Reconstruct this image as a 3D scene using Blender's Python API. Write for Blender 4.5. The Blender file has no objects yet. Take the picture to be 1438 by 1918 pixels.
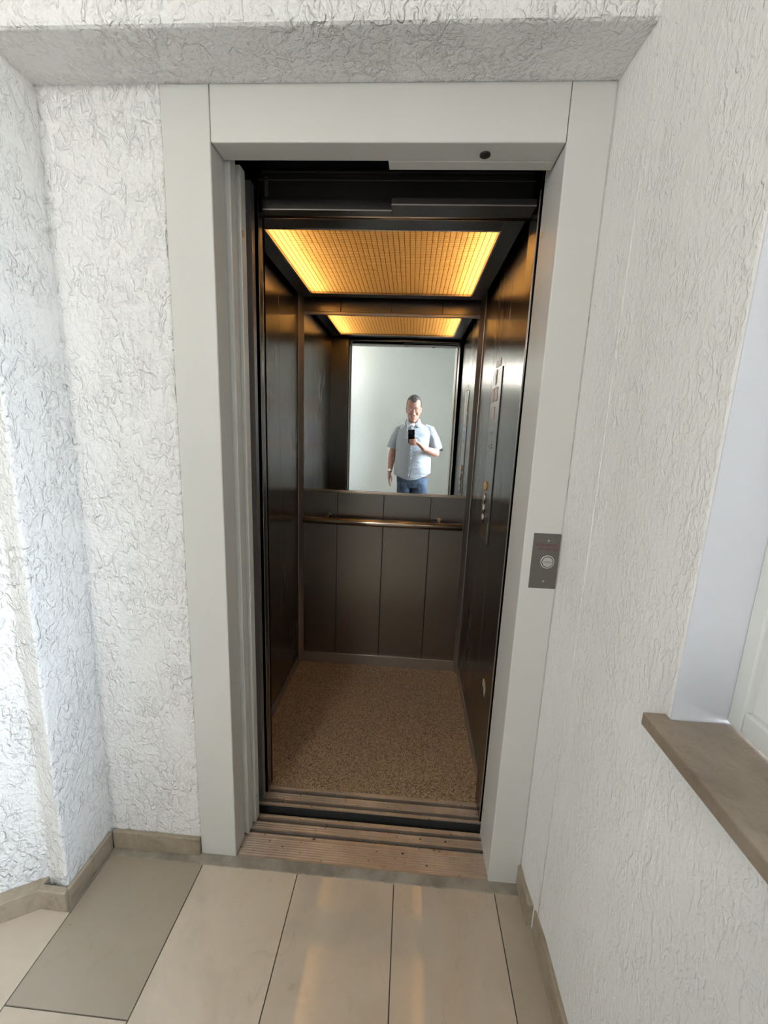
import bpy, math, random
from mathutils import Vector, Matrix, noise as mnoise
random.seed(7)
S = bpy.context.scene
COL = S.collection
pi = math.pi

# ------------------------------------------------------------------ camera
CAM = Vector((0.111, -1.0914, 1.3866))
PITCH, YAW, ROLL = -0.1937, -0.0569, 0.0393
def cam_axes():
    f = Vector((math.sin(YAW)*math.cos(PITCH), math.cos(YAW)*math.cos(PITCH), math.sin(PITCH)))
    r0 = f.cross(Vector((0, 0, 1))).normalized()
    u0 = r0.cross(f)
    r = r0*math.cos(ROLL) + u0*math.sin(ROLL)
    u = -r0*math.sin(ROLL) + u0*math.cos(ROLL)
    return r, u, f
CR, CU, CF = cam_axes()
cd = bpy.data.cameras.new('camera')
cam = bpy.data.objects.new('camera', cd); COL.objects.link(cam)
cd.sensor_fit = 'VERTICAL'; cd.sensor_height = 36.0; cd.sensor_width = 36.0
cd.lens = 778.395/1918*36.0
cd.clip_start = 0.002
M4 = Matrix((( CR.x, CU.x, -CF.x, CAM.x), (CR.y, CU.y, -CF.y, CAM.y), (CR.z, CU.z, -CF.z, CAM.z), (0, 0, 0, 1)))
cam.matrix_world = M4
S.camera = cam

# ------------------------------------------------------------------ world, exposure, light
S.view_settings.view_transform = 'Standard'
S.view_settings.look = 'None'
S.view_settings.gamma = 1.0
S.view_settings.use_curve_mapping = False
S.view_settings.exposure = 0.36
SKY = 63.0
TUBE = 33.0
W = bpy.data.worlds.new('overcast_sky'); S.world = W; W.use_nodes = True
nt = W.node_tree; bg = nt.nodes['Background']
tc = nt.nodes.new('ShaderNodeTexCoord'); sp = nt.nodes.new('ShaderNodeSeparateXYZ')
rp = nt.nodes.new('ShaderNodeValToRGB')
rp.color_ramp.elements[0].position = 0.47; rp.color_ramp.elements[0].color = (.20, .17, .14, 1)
rp.color_ramp.elements[1].position = 0.53; rp.color_ramp.elements[1].color = (.78, .86, 1.0, 1)
e = rp.color_ramp.elements.new(0.9); e.color = (.64, .77, 1.0, 1)
mr = nt.nodes.new('ShaderNodeMapRange'); mr.inputs['From Min'].default_value = -1; mr.inputs['From Max'].default_value = 1
nt.links.new(tc.outputs['Generated'], sp.inputs[0]); nt.links.new(sp.outputs['Z'], mr.inputs['Value'])
nt.links.new(mr.outputs[0], rp.inputs[0]); nt.links.new(rp.outputs[0], bg.inputs[0])
bg.inputs[1].default_value = SKY
WY0, WY1, WZ0, WZ1 = -.49, -.800, .968, 2.32          # window opening in the right wall
BX, BY0, BY1, BZ0, BZ1 = .97, -.93, -1.40, .80, 2.45      # added window in an unseen side bay, lets in more daylight
FILL_LAMP = 68.0
pl = bpy.data.lights.new('added_window_portal', 'AREA'); pl.shape = 'RECTANGLE'
pl.size = 1.5; pl.size_y = 1.5; pl.energy = 1
try: pl.cycles.is_portal = True
except Exception: pass
po = bpy.data.objects.new('added_window_portal', pl); COL.objects.link(po)
pl.size = 1.6; pl.size_y = .46                                 # portal only: guides sky light through the added bay window
po.location = (BX+.11, (BY0+BY1)/2, (BZ0+BZ1)/2); po.rotation_euler = (0, pi/2, 0)

pl2 = bpy.data.lights.new('side_window_daylight', 'AREA'); pl2.shape = 'RECTANGLE'; pl2.size = 1.3; pl2.size_y = .10; pl2.energy = 1
try: pl2.cycles.is_portal = True
except Exception: pass
po2 = bpy.data.objects.new('side_window_daylight', pl2); COL.objects.link(po2); po2.location = (.72, -.765, 1.64); po2.rotation_euler = (0, pi/2, 0)

# ------------------------------------------------------------------ mesh helpers
class MB:
    def __init__(s): s.v = []; s.f = []
    def add(s, vs, fs):
        o = len(s.v); s.v += [tuple(p) for p in vs]; s.f += [tuple(i+o for i in q) for q in fs]; return s
    def box(s, a, b):
        x0, x1 = sorted((a[0], b[0])); y0, y1 = sorted((a[1], b[1])); z0, z1 = sorted((a[2], b[2]))
        vs = [(x0,y0,z0),(x1,y0,z0),(x1,y1,z0),(x0,y1,z0),(x0,y0,z1),(x1,y0,z1),(x1,y1,z1),(x0,y1,z1)]
        return s.add(vs, [(0,3,2,1),(4,5,6,7),(0,1,5,4),(1,2,6,5),(2,3,7,6),(3,0,4,7)])
    def prism(s, pts, ax, a, b):
        """polygon pts (2D) extruded along axis ax from a to b; 2D order: the two other axes in xyz order"""
        def P(p, t):
            q = list(p); q.insert(ax, t); return tuple(q)
        n = len(pts); vs = [P(p, a) for p in pts] + [P(p, b) for p in pts]
        fs = [tuple(range(n))[::-1], tuple(range(n, 2*n))] + [(i, (i+1) % n, n+(i+1) % n, n+i) for i in range(n)]
        return s.add(vs, fs)
    def ring(s, outer, inner, ax, a, b):
        """rectangular frame: outer/inner = (u0,u1,v0,v1)"""
        u0,u1,v0,v1 = outer; p0,p1,q0,q1 = inner
        def bx(ua,ub,va,vb):
            A = [ua,va]; B = [ub,vb]; A.insert(ax,a); B.insert(ax,b); s.box(A,B)
        bx(u0,p0,v0,v1); bx(p1,u1,v0,v1); bx(p0,p1,v0,q0); bx(p0,p1,q1,v1); return s
    def tube(s, path, rad, seg=16, cap=True, up=None):
        path = [Vector(p) for p in path]; n = len(path)
        if not isinstance(rad, (list, tuple)): rad = [rad]*n
        rings = []; prev = None
        for i, p in enumerate(path):
            d = (path[min(i+1, n-1)]-path[max(i-1, 0)]).normalized()
            if prev is None:
                t = Vector((0,0,1)) if abs(d.z) < .9 else Vector((1,0,0))
                a = d.cross(t).normalized()
            else:
                a = (prev - d*prev.dot(d)).normalized()
            prev = a; b = d.cross(a); r = rad[i]
            ra, rb = (r if isinstance(r, (list, tuple)) else (r, r))
            rings.append([p + a*ra*math.cos(2*pi*k/seg) + b*rb*math.sin(2*pi*k/seg) for k in range(seg)])
        vs = [q for r in rings for q in r]
        fs = [(i*seg+k, i*seg+(k+1) % seg, (i+1)*seg+(k+1) % seg, (i+1)*seg+k) for i in range(n-1) for k in range(seg)]
        if cap: fs += [tuple(range(seg))[::-1], tuple((n-1)*seg+k for k in range(seg))]
        return s.add(vs, fs)
    def ell(s, c, r, nu=20, nv=12, rot=None):
        c = Vector(c); vs = []; fs = []
        R = rot or Matrix.Identity(3)
        for j in range(1, nv):
            t = pi*j/nv
            for i in range(nu):
                a = 2*pi*i/nu
                vs.append(c + R @ Vector((r[0]*math.sin(t)*math.cos(a), r[1]*math.sin(t)*math.sin(a), r[2]*math.cos(t))))
        T = len(vs); vs.append(c + R @ Vector((0,0,r[2]))); vs.append(c - R @ Vector((0,0,r[2])))
        for j in range(nv-2):
            for i in range(nu):
                fs.append((j*nu+i, (j+1)*nu+i, (j+1)*nu+(i+1) % nu, j*nu+(i+1) % nu))
        for i in range(nu):
            fs.append((T, i, (i+1) % nu)); fs.append((T+1, (nv-2)*nu+(i+1) % nu, (nv-2)*nu+i))
        return s.add(vs, fs)
    def caps(s, a, b, ra, rb, seg=14, n=4):
        """tapered capsule"""
        a = Vector(a); b = Vector(b); d = (b-a).normalized(); path = []; rad = []
        for i in range(n, 0, -1):
            t = i/n*pi/2*.96; path.append(a - d*ra*math.sin(t)); rad.append(ra*math.cos(t))
        path += [a, b]; rad += [ra, rb]
        for i in range(1, n+1):
            t = i/n*pi/2*.96; path.append(b + d*rb*math.sin(t)); rad.append(rb*math.cos(t))
        return s.tube(path, rad, seg)
    def loft(s, rings, cap=True):
        n = len(rings[0]); vs = [p for r in rings for p in r]
        fs = [(i*n+k, i*n+(k+1) % n, (i+1)*n+(k+1) % n, (i+1)*n+k) for i in range(len(rings)-1) for k in range(n)]
        if cap: fs += [tuple(range(n))[::-1], tuple((len(rings)-1)*n+k for k in range(n))]
        return s.add(vs, fs)
    def build(s, name, mat, parent=None, bevel=0, seg=2, smooth=False, auto=None):
        me = bpy.data.meshes.new(name); me.from_pydata(s.v, [], s.f); me.validate(); me.update()
        import bmesh
        bm = bmesh.new(); bm.from_mesh(me); bmesh.ops.recalc_face_normals(bm, faces=bm.faces); bm.to_mesh(me); bm.free()
        o = bpy.data.objects.new(name, me); COL.objects.link(o)
        for m in (mat if isinstance(mat, (list, tuple)) else [mat]): me.materials.append(m)
        if smooth:
            for p in me.polygons: p.use_smooth = True
        if parent is not None: attach(o, parent)
        if bevel:
            b = o.modifiers.new('bevel', 'BEVEL'); b.width = bevel; b.segments = seg; b.limit_method = 'ANGLE'; b.angle_limit = math.radians(35)
            b.harden_normals = False
        return o
def wloc(o):
    v = o.location.copy(); p = o.parent
    while p: v = v + p.location; p = p.parent
    return v
def attach(o, parent):
    o.parent = parent; o.location = -wloc(parent)            # children keep world coordinates in their mesh
def tag(o, label=None, cat=None, group=None, kind=None):
    if label: o['label'] = label
    if cat: o['category'] = cat
    if group: o['group'] = group
    if kind: o['kind'] = kind
    return o
def thing(name, label, cat, loc=(0,0,0), group=None):
    o = bpy.data.objects.new(name, None); COL.objects.link(o); o.location = loc; o.empty_display_size = .05
    return tag(o, label, cat, group)
def struct(name, mb, mat, **k):
    return tag(mb.build(name, mat, **k), kind='structure')
def remeshed(mb, name, mat, parent, vox, smooth_iter=4):
    o = mb.build(name, mat, None, smooth=True)
    r = o.modifiers.new('r', 'REMESH'); r.mode = 'VOXEL'; r.voxel_size = vox; r.use_smooth_shade = True
    if smooth_iter:
        sm = o.modifiers.new('s', 'SMOOTH'); sm.iterations = smooth_iter; sm.factor = .5
    dg = bpy.context.evaluated_depsgraph_get(); dg.update()
    me = bpy.data.meshes.new_from_object(o.evaluated_get(dg)); me.name = name
    o.modifiers.clear(); o.data = me
    if not me.materials: me.materials.append(mat)
    for p in me.polygons: p.use_smooth = True
    attach(o, parent); return o
def text(s, size, mat, name, parent, mat3, extrude=.0002, xscale=1.0):
    c = bpy.data.curves.new(name, 'FONT'); c.body = s; c.size = size; c.align_x = 'CENTER'; c.align_y = 'CENTER'; c.extrude = extrude
    t = bpy.data.objects.new('t', c); COL.objects.link(t)
    dg = bpy.context.evaluated_depsgraph_get(); dg.update()
    me = bpy.data.meshes.new_from_object(t.evaluated_get(dg)); bpy.data.objects.remove(t)
    for v in me.vertices: v.co.x *= xscale
    me.transform(mat3); me.name = name; me.materials.clear(); me.materials.append(mat)
    o = bpy.data.objects.new(name, me); COL.objects.link(o); attach(o, parent); return o

# ------------------------------------------------------------------ material helpers
def mat(name, col=(.8,.8,.8), rough=.5, metal=0.0, spec=.5, **k):
    m = bpy.data.materials.new(name); m.use_nodes = True
    b = m.node_tree.nodes['Principled BSDF']
    b.inputs['Base Color'].default_value = (*col, 1); b.inputs['Roughness'].default_value = rough
    b.inputs['Metallic'].default_value = metal; b.inputs['Specular IOR Level'].default_value = spec
    for kk, vv in k.items(): b.inputs[kk.replace('_', ' ')].default_value = vv
    return m
class NT:
    def __init__(s, m): s.m = m; s.t = m.node_tree; s.b = s.t.nodes['Principled BSDF']; s.tc = None
    def n(s, typ, ins=None, **props):
        nd = s.t.nodes.new(typ)
        for k, v in props.items(): setattr(nd, k, v)
        for k, v in (ins or {}).items():
            if hasattr(v, 'is_output') or isinstance(v, bpy.types.NodeSocket): s.t.links.new(v, nd.inputs[k])
            else: nd.inputs[k].default_value = v
        return nd
    def co(s):
        if not s.tc: s.tc = s.n('ShaderNodeTexCoord')
        return s.tc.outputs['Object']
    def map(s, sc=(1,1,1), loc=(0,0,0), src=None):
        return s.n('ShaderNodeMapping', {'Vector': src or s.co(), 'Scale': sc, 'Location': loc}).outputs[0]
    def noise(s, scale, detail=3, rough=.5, dist=0, vec=None, out='Fac'):
        return s.n('ShaderNodeTexNoise', {'Vector': vec or s.co(), 'Scale': scale, 'Detail': detail, 'Roughness': rough, 'Distortion': dist}).outputs[out]
    def math(s, op, a, b=None, c=None, clamp=False):
        i = {0: a}
        if b is not None: i[1] = b
        if c is not None: i[2] = c
        return s.n('ShaderNodeMath', i, operation=op, use_clamp=clamp).outputs[0]
    def ramp(s, fac, pts, interp='LINEAR'):
        r = s.n('ShaderNodeValToRGB', {'Fac': fac}); cr = r.color_ramp; cr.interpolation = interp
        while len(cr.elements) < len(pts): cr.elements.new(.5)
        for e, (p, c) in zip(cr.elements, pts):
            e.position = p; e.color = (*c, 1) if len(c) == 3 else c
        return r.outputs[0]
    def mix(s, f, a, b, typ='MIX'):
        nd = s.n('ShaderNodeMix', data_type='RGBA', blend_type=typ)
        for k, v in ((0, f), (6, a), (7, b)):
            if isinstance(v, bpy.types.NodeSocket): s.t.links.new(v, nd.inputs[k])
            else: nd.inputs[k].default_value = v if not isinstance(v, tuple) or len(v) == 4 else (*v, 1)
        return nd.outputs[2]
    def smooth(s, x, a, b):
        return s.n('ShaderNodeMapRange', {'Value': x, 'From Min': a, 'From Max': b}, interpolation_type='SMOOTHSTEP').outputs[0]
    def bump(s, h, dist, strength=1.0):
        b = s.n('ShaderNodeBump', {'Height': h, 'Distance': dist, 'Strength': strength}); s.t.links.new(b.outputs[0], s.b.inputs['Normal'])
    def set(s, k, v): s.t.links.new(v, s.b.inputs[k])

def plaster(name, col, amp=.0016, stretch=(1,1,1), cover=.47):
    m = mat(name, col, .9, spec=.25); T = NT(m)
    vec = T.map(stretch)
    def worms(sc, w, loc):
        v = T.map((1,1,1), loc, vec)
        a = T.noise(sc, 2.0, .5, .55, v)
        d = T.math('ABSOLUTE', T.math('SUBTRACT', a, .5))
        return T.math('SUBTRACT', 1.0, T.smooth(d, 0.0, w))
    w2 = worms(22, .085, (3.1,1.7,5.2))
    mk = T.smooth(T.noise(6, 2, .5, .3, T.map((1,1,1), (7,3,1), vec)), cover-.12, cover+.12)
    mk2 = T.smooth(T.noise(9, 2, .5, .3, T.map((1,1,1), (1,9,4), vec)), cover-.02, cover+.08)
    blob = T.smooth(T.noise(40, 2.5, .55, .9, T.map((1.15,1.15,.8), (0,0,0), vec)), .44, .66)
    grit = T.smooth(T.noise(95, 2, .5, .5), .38, .70)
    h = T.math('MULTIPLY', blob, T.math('ADD', .35, T.math('MULTIPLY', mk, .65)))
    h = T.math('ADD', h, T.math('MULTIPLY', T.math('MULTIPLY', w2, mk2), .55)); h = T.math('ADD', h, T.math('MULTIPLY', grit, .30))
    T.bump(h, amp)
    c = T.mix(T.noise(3, 2), (*[x*.97 for x in col], 1), (*col, 1)); T.set('Base Color', c)
    return m
m_plaster = plaster('white_worm_plaster', (.87,.865,.85), .0048, (1.1,1.1,1))
m_plaster_s = plaster('white_combed_plaster', (.84,.83,.80), .0012, (1.9,1.9,1.4))
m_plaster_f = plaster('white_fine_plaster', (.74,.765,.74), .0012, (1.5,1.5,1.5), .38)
m_reveal = mat('smooth_reveal_plaster', (.76,.78,.83), .85, spec=.3); T = NT(m_reveal); T.bump(T.math('ADD', T.noise(22, 3), T.math('MULTIPLY', T.noise(90, 3), .3)), .0012)
m_ceil = plaster('ceiling_plaster', (.82,.82,.80), .001)

def painted(name, col, rough=.42):
    m = mat(name, col, rough, spec=.4); T = NT(m)
    n1 = T.noise(2.2, 3); c = T.mix(T.smooth(n1, .35, .7), (*[x*.965 for x in col], 1), (*col, 1))
    sm = T.smooth(T.noise(9, 4, .6, .8, T.map((1,1,.4))), .66, .78); c = T.mix(T.math('MULTIPLY', sm, .10), c, (.45,.43,.40,1)); T.set('Base Color', c)
    T.bump(T.noise(900, 1), .00004); return m
m_frame = painted('pebble_grey_lacquer', (.68,.67,.635))
m_door = painted('pebble_grey_door_lacquer', (.74,.735,.70), .38)
m_winframe = mat('white_window_lacquer', (.74,.75,.72), .35)

def steel(name, col, rough, tan, aniso=.75, streak=.03, rv=.045):
    m = mat(name, col, rough, 1.0); T = NT(m)
    T.b.inputs['Anisotropic'].default_value = aniso
    cx = T.n('ShaderNodeCombineXYZ', {0: tan[0], 1: tan[1], 2: tan[2]}); T.set('Tangent', cx.outputs[0])
    sc = (1.5 if tan[2] == 1 else 170, 1.5 if False else 170, 170 if tan[2] == 1 else 1.3)
    if tan[2] == 1: sc = (1.3, 170, 170)
    st = T.noise(1.0, 3, .6, 0, T.map(sc))
    big = T.noise(3.0, 3, .6, .5, T.map((1,1,.5)))
    r = T.math('ADD', T.math('MULTIPLY', T.math('SUBTRACT', st, .5), rv), T.math('ADD', rough-.04, T.math('MULTIPLY', big, .10)))
    T.set('Roughness', r)
    c = T.mix(st, (*[x*(1-streak*2) for x in col], 1), (*[min(1, x*(1+streak)) for x in col], 1)); T.set('Base Color', c)
    return m
STC = (.20,.18,.162)
m_steel_side = steel('brushed_steel_side', STC, .25, (0,1,0))
m_steel_rear = steel('brushed_steel_rear', (.26,.235,.215), .30, (1,0,0), .5, .01, .02)
m_steel_trim = mat('satin_steel_trim', (.44,.40,.37), .36, .88)
m_rail = mat('steel_tube', (.52,.44,.37), .22, 1.0)
m_steel_dark = mat('dark_anodised_metal', (.065,.062,.060), .36, .8)
m_warm_trim = mat('amber_reflection_trim', (.50,.36,.27), .25, 1.0)  # tint imitates the amber light this trim reflects
m_leaf = mat('blue_grey_steel_edge', (.34,.34,.36), .36, .7)
m_ceilframe = mat('dark_grey_ceiling_frame', (.045,.045,.047), .34, .6)
m_black = mat('black_shadow_paint', (.012,.012,.013), .6)
m_shaft = mat('shaft_concrete', (.03,.03,.032), .9)
m_seal = mat('black_rubber', (.018,.018,.018), .55)
m_mirror = mat('mirror_silver', (.90,.93,.92), .0, 1.0)
m_screw = mat('zinc_screw', (.5,.48,.45), .35, 1.0)
m_alu = mat('sill_aluminium', (.50,.43,.37), .34, .75); T = NT(m_alu)
sp_ = T.smooth(T.noise(55, 4, .6), .64, .70); c = T.mix(T.smooth(T.noise(6, 4, .6), .3, .75), (.58,.50,.43,1), (.80,.70,.61,1)); c = T.mix(sp_, c, (.10,.08,.07,1)); T.set('Base Color', c)
T.set('Roughness', T.math('ADD', .30, T.math('MULTIPLY', T.noise(14, 4), .16)))
m_plate = mat('satin_call_plate', (.20,.185,.17), .38, .85)
m_cplate = mat('satin_control_plate', (.24,.22,.205), .34, .9)

# flecked car floor
m_fleck = mat('flecked_brown_vinyl', (.2,.14,.09), .55); T = NT(m_fleck)
v = T.n('ShaderNodeTexVoronoi', {'Vector': T.co(), 'Scale': 290.0}); cc = T.n('ShaderNodeSeparateColor', {0: v.outputs['Color']})
T.set('Base Color', T.mix(T.smooth(T.noise(5,3), .3, .7), T.ramp(cc.outputs[0], [(0,(.10,.065,.040)),(.22,(.30,.20,.115)),(.5,(.46,.32,.20)),(.78,(.58,.43,.28)),(1,(.72,.58,.40))], 'CONSTANT'),
      T.ramp(cc.outputs[1], [(0,(.09,.06,.04)),(.25,(.36,.24,.14)),(.55,(.52,.37,.23)),(1,(.66,.50,.34))], 'CONSTANT')))
T.bump(T.noise(300, 2), .0002)

# limestone tiles, per-tile tone from a face attribute
m_tile = mat('polished_limestone', (.5,.42,.33), .16, spec=.5); T = NT(m_tile)
at = T.n('ShaderNodeAttribute', attribute_name='tone')
base = T.ramp(at.outputs['Fac'], [(0,(.36,.30,.235)),(.5,(.52,.435,.34)),(1,(.62,.53,.42))])
cl = T.smooth(T.noise(5, 5, .62, .9), .35, .72); base = T.mix(T.math('MULTIPLY', cl, .30), base, (.33,.27,.20,1))
dk = T.smooth(T.noise(16, 5, .65, 1.4, T.map((1,.6,1))), .60, .75); base = T.mix(T.math('MULTIPLY', dk, .22), base, (.22,.17,.12,1))
sk = T.smooth(T.noise(42, 2, .5), .765, .79); base = T.mix(T.math('MULTIPLY', sk, .55), base, (.14,.10,.07,1))
T.set('Base Color', base)
T.set('Roughness', T.math('ADD', .016, T.math('MULTIPLY', T.noise(11, 5, .6), .03)))
T.bump(T.math('ADD', T.noise(40, 4), T.math('MULTIPLY', T.noise(7, 2), 1.5)), .00001)
m_grout = mat('dark_joint_grout', (.12,.105,.09), .9)
m_mortar = mat('grey_mortar', (.22,.21,.185), .85); T = NT(m_mortar)
T.set('Base Color', T.mix(T.smooth(T.noise(9, 5, .6), .3, .7), (.21,.18,.145,1), (.38,.34,.28,1))); T.bump(T.noise(40, 5, .6), .0015)
def stone(name, c0, c1, c2, rough=.35):
    m = mat(name, c1, rough); T = NT(m)
    n1 = T.noise(8, 6, .68, .5); b = T.ramp(n1, [(.28, c0), (.46, c1), (.72, c2)]); b = T.mix(T.math('MULTIPLY', T.smooth(T.noise(13, 6, .7, .3, T.map((1,1,1),(3,8,2))), .57, .70), .35), b, (*[x*.7 for x in c0], 1))
    vn = T.math('ABSOLUTE', T.math('SUBTRACT', T.noise(11, 4, .6, 1.6, T.map((1,1,1),(4,2,7))), .5))
    b = T.mix(T.math('MULTIPLY', T.math('SUBTRACT', 1.0, T.smooth(vn, 0, .022)), .16), b, (*[x*.45 for x in c0], 1))
    T.set('Base Color', b); T.bump(T.noise(60, 4), .0003); return m
m_base = stone('skirting_limestone', (.20,.155,.10), (.34,.28,.205), (.44,.37,.285))
m_sill = stone('window_sill_limestone', (.19,.145,.105), (.29,.23,.175), (.37,.30,.24), .3)

# translucent ceiling lens with prism cells
DX0, DX1, DY0, DY1 = -.409, .363, .418, 1.067
m_lens = bpy.data.materials.new('amber_prismatic_lens'); m_lens.use_nodes = True
T = NT(m_lens); nt = m_lens.node_tree
sx = T.n('ShaderNodeSeparateXYZ', {0: T.co()})
def cell(o, per, off):
    f = T.math('FRACT', T.math('DIVIDE', T.math('SUBTRACT', o, off), per))
    return T.math('ABSOLUTE', T.math('SUBTRACT', f, .5))
PX = (DX1-DX0)/40; PY = (DY1-DY0)/45
ex, ey = cell(sx.outputs[0], PX, DX0), cell(sx.outputs[1], PY, DY0)
line = T.math('MAXIMUM', T.smooth(ex, .40, .49), T.math('MULTIPLY', T.smooth(ey, .36, .49), .8))
lc = T.mix(line, (.80,.63,.39,1), (.20,.13,.065,1))
tr = T.n('ShaderNodeBsdfTranslucent', {'Color': lc})
df = T.n('ShaderNodeBsdfDiffuse', {'Color': T.mix(line, (.50,.38,.22,1), (.16,.11,.06,1))})
gl = T.n('ShaderNodeBsdfGlossy', {'Color': (.9,.85,.75,1), 'Roughness': .22})
mx = T.n('ShaderNodeMixShader', {0: .30, 1: tr.outputs[0], 2: df.outputs[0]})
clr = T.n('ShaderNodeBsdfTransparent', {'Color': (.95,.80,.55,1)})
mc = T.n('ShaderNodeMixShader', {0: T.math('MULTIPLY', T.math('SUBTRACT', 1.0, T.smooth(T.math('MAXIMUM', ex, ey), .30, .45)), .05), 1: mx.outputs[0], 2: clr.outputs[0]})
m2 = T.n('ShaderNodeMixShader', {0: .05, 1: mc.outputs[0], 2: gl.outputs[0]})
hh = T.math('ADD', T.math('MULTIPLY', ex, ex), T.math('MULTIPLY', ey, ey)); bpn = T.n('ShaderNodeBump', {'Height': hh, 'Distance': .004, 'Strength': 1.0})
for q in (tr, df, gl): nt.links.new(bpn.outputs[0], q.inputs['Normal'])
nt.links.new(m2.outputs[0], nt.nodes['Material Output'].inputs['Surface'])
m_tube = bpy.data.materials.new('fluorescent_tube'); m_tube.use_nodes = True
b = m_tube.node_tree.nodes['Principled BSDF']; b.inputs['Emission Color'].default_value = (1,.78,.47,1); b.inputs['Emission Strength'].default_value = TUBE
m_housing = mat('light_housing', (.66,.62,.54), .6)
m_glass = bpy.data.materials.new('window_glass'); m_glass.use_nodes = True
T = NT(m_glass); nt = m_glass.node_tree
t1 = T.n('ShaderNodeBsdfTransparent', {'Color': (.95,.97,.96,1)}); t2 = T.n('ShaderNodeBsdfGlossy', {'Color': (1,1,1,1), 'Roughness': .0}); fr = T.n('ShaderNodeFresnel', {'IOR': 1.45})
m3 = T.n('ShaderNodeMixShader', {0: fr.outputs[0], 1: t1.outputs[0], 2: t2.outputs[0]}); nt.links.new(m3.outputs[0], nt.nodes['Material Output'].inputs['Surface'])

# ------------------------------------------------------------------ dimensions (metres, floor z=0, frame front y=0)
XL, XR = -.3905, .4235          # clear opening
XOL, XOR = -.507, .5186         # outer frame edges
ZH, ZF = 2.03, 2.147            # head underside, frame top / soffit
NICX = -.811                    # left side wall of the niche
NICY = -.182                    # where it ends
RX1, RX2 = .521, .534           # right wall, before and after the small step
CEIL = 2.60; BACK = -2.60; LEFT = -2.3
# ------------------------------------------------------------------ structure
fl = MB(); tones = []
def tile(x0, x1, y0, y1, tone, g=.0014):
    fl.box((x0+g, y0+g, -.02), (x1-g, y1-g, 0)); tones.extend([tone]*6)
xs = [-.793-.305*k for k in range(5, 0, -1)] + [-.793, -.4855, -.178, .127, .4375, .745, 1.05, 1.355]
rows = {5: (-.398, -1.0), 6: (-.66, -1.27), 7: (-.71, -1.31), 8: (-.80, -1.41), 9: (-.62, -1.2), 10: (-.7, -1.3), 11: (-.5, -1.1)}
rt = {5: .0, 6: .95, 7: .72, 8: .62, 9: .30}
for i in range(len(xs)-1):
    a, b_ = xs[i], xs[i+1]
    ys = [-.035] + list(rows.get(i, (-.20-.07*i, -.80-.05*i))) + [BACK]
    if i < 5: ys[0] = -.196 if i == 4 else .02
    for j in range(len(ys)-1):
        tn = rt.get(i, .75) if j == 0 else random.uniform(.55, 1.0)
        tile(a, b_, ys[j+1], ys[j], tn)
o = fl.build('floor', m_tile, bevel=.0006, seg=1); tag(o, kind='structure')
at = o.data.attributes.new('tone', 'FLOAT', 'FACE')
for k, t in enumerate(tones): at.data[k].value = t
fb = MB().box((LEFT-.1, BACK-.1, -.08), (BX+.2, 0.0, -.0035)); struct('floor_bed', fb, m_grout); bpy.data.objects['floor_bed'].name = 'floor.001'
mo = MB()
mo.box((XOL-.01, -.036, -.004), (RX1, -.001, .0018)); mo.box((NICX+.012, -.036, -.004), (XOL-.01, .0, .0015))
mo.box((NICX+.009, NICY-.02, -.004), (-.7925, -.036, .0012))
for i in range(26):                                          # uneven trowelled lip along the tiles
    x = NICX+.02+i*.0505; mo.ell((x, -.035, -.001), (.034, .0035+.002*random.random(), .0028), 12, 6)
struct('trim_1', mo, m_mortar)

def slab(name, a, b, m, bev=.006): return struct(name, MB().box(a, b), m, bevel=bev)
slab('wall_front', (NICX-.05, 0, -.05), (XOL-.001, .055, ZF+.02), m_plaster)
wf = MB().box((XOR+.0005, .0, -.05), (RX1+.1, .14, ZF+.02)); struct('wall_front', wf, m_plaster)
# upper front: face over the soffit
slab('wall_top', (LEFT-.1, -.145, ZF), (RX2+.1, .14, CEIL+.05), m_plaster, .008)
# left niche pier: side face x=NICX, return, then the oblique wall
ob = Vector((-.873, -.49)).normalized()
P0 = Vector((NICX-.072, NICY+.002)); P1 = P0 + ob*1.65
pier = MB().prism([(NICX, .0), (NICX, NICY), (P0.x, P0.y+.022), (P1.x, P1.y), (P1.x-.2, P1.y+.3), (P1.x-.2, .14), (NICX, .14)], 2, -.05, CEIL+.05)
struct('wall_left', pier, m_plaster, bevel=.009, seg=3)
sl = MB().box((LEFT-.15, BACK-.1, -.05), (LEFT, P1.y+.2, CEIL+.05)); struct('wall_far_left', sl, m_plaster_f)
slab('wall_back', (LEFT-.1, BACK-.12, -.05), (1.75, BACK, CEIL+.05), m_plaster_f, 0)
slab('ceiling', (LEFT-.1, BACK-.1, CEIL), (1.75, .1, CEIL+.1), m_ceil, 0)
# right wall with the window opening
rw = MB(); TH = .22
rw.prism([(RX1, .14), (RX1, -.05), (RX2, -.20), (RX2, WY0), (RX2+TH, WY0), (RX2+TH, .14)], 2, -.05, CEIL+.05)
o = struct('wall_right', rw, m_plaster_s, bevel=.005, seg=3)
lo_ = MB().box((RX2, WY0+.0003, -.05), (RX2+TH, WY1-.05, WZ0-.03)); struct('wall_right', lo_, m_plaster_s)
hi_ = MB().box((RX2, WY0+.0003, WZ1), (RX2+TH, WY1-.05, CEIL+.05)); struct('wall_right', hi_, m_plaster_s)
pr_ = MB().box((RX2, WY1-.05, WZ0-.03), (RX2+TH, WY1, WZ1)); struct('wall_right', pr_, m_plaster_s)
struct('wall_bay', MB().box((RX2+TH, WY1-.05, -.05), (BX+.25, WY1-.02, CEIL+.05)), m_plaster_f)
bw = MB(); bw.ring((BACK-.1, WY1-.05, -.05, CEIL+.05), (BY1, BY0, BZ0, BZ1), 0, BX, BX+.2); struct('wall_bay', bw, m_plaster_f)  # unseen bay wall built to hold the added window
rv = MB().box((RX2+.0015, WY0-.0015, WZ0-.02), (RX2+TH-.05, WY0+.001, WZ1)); struct('trim_2', rv, m_reveal)
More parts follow.
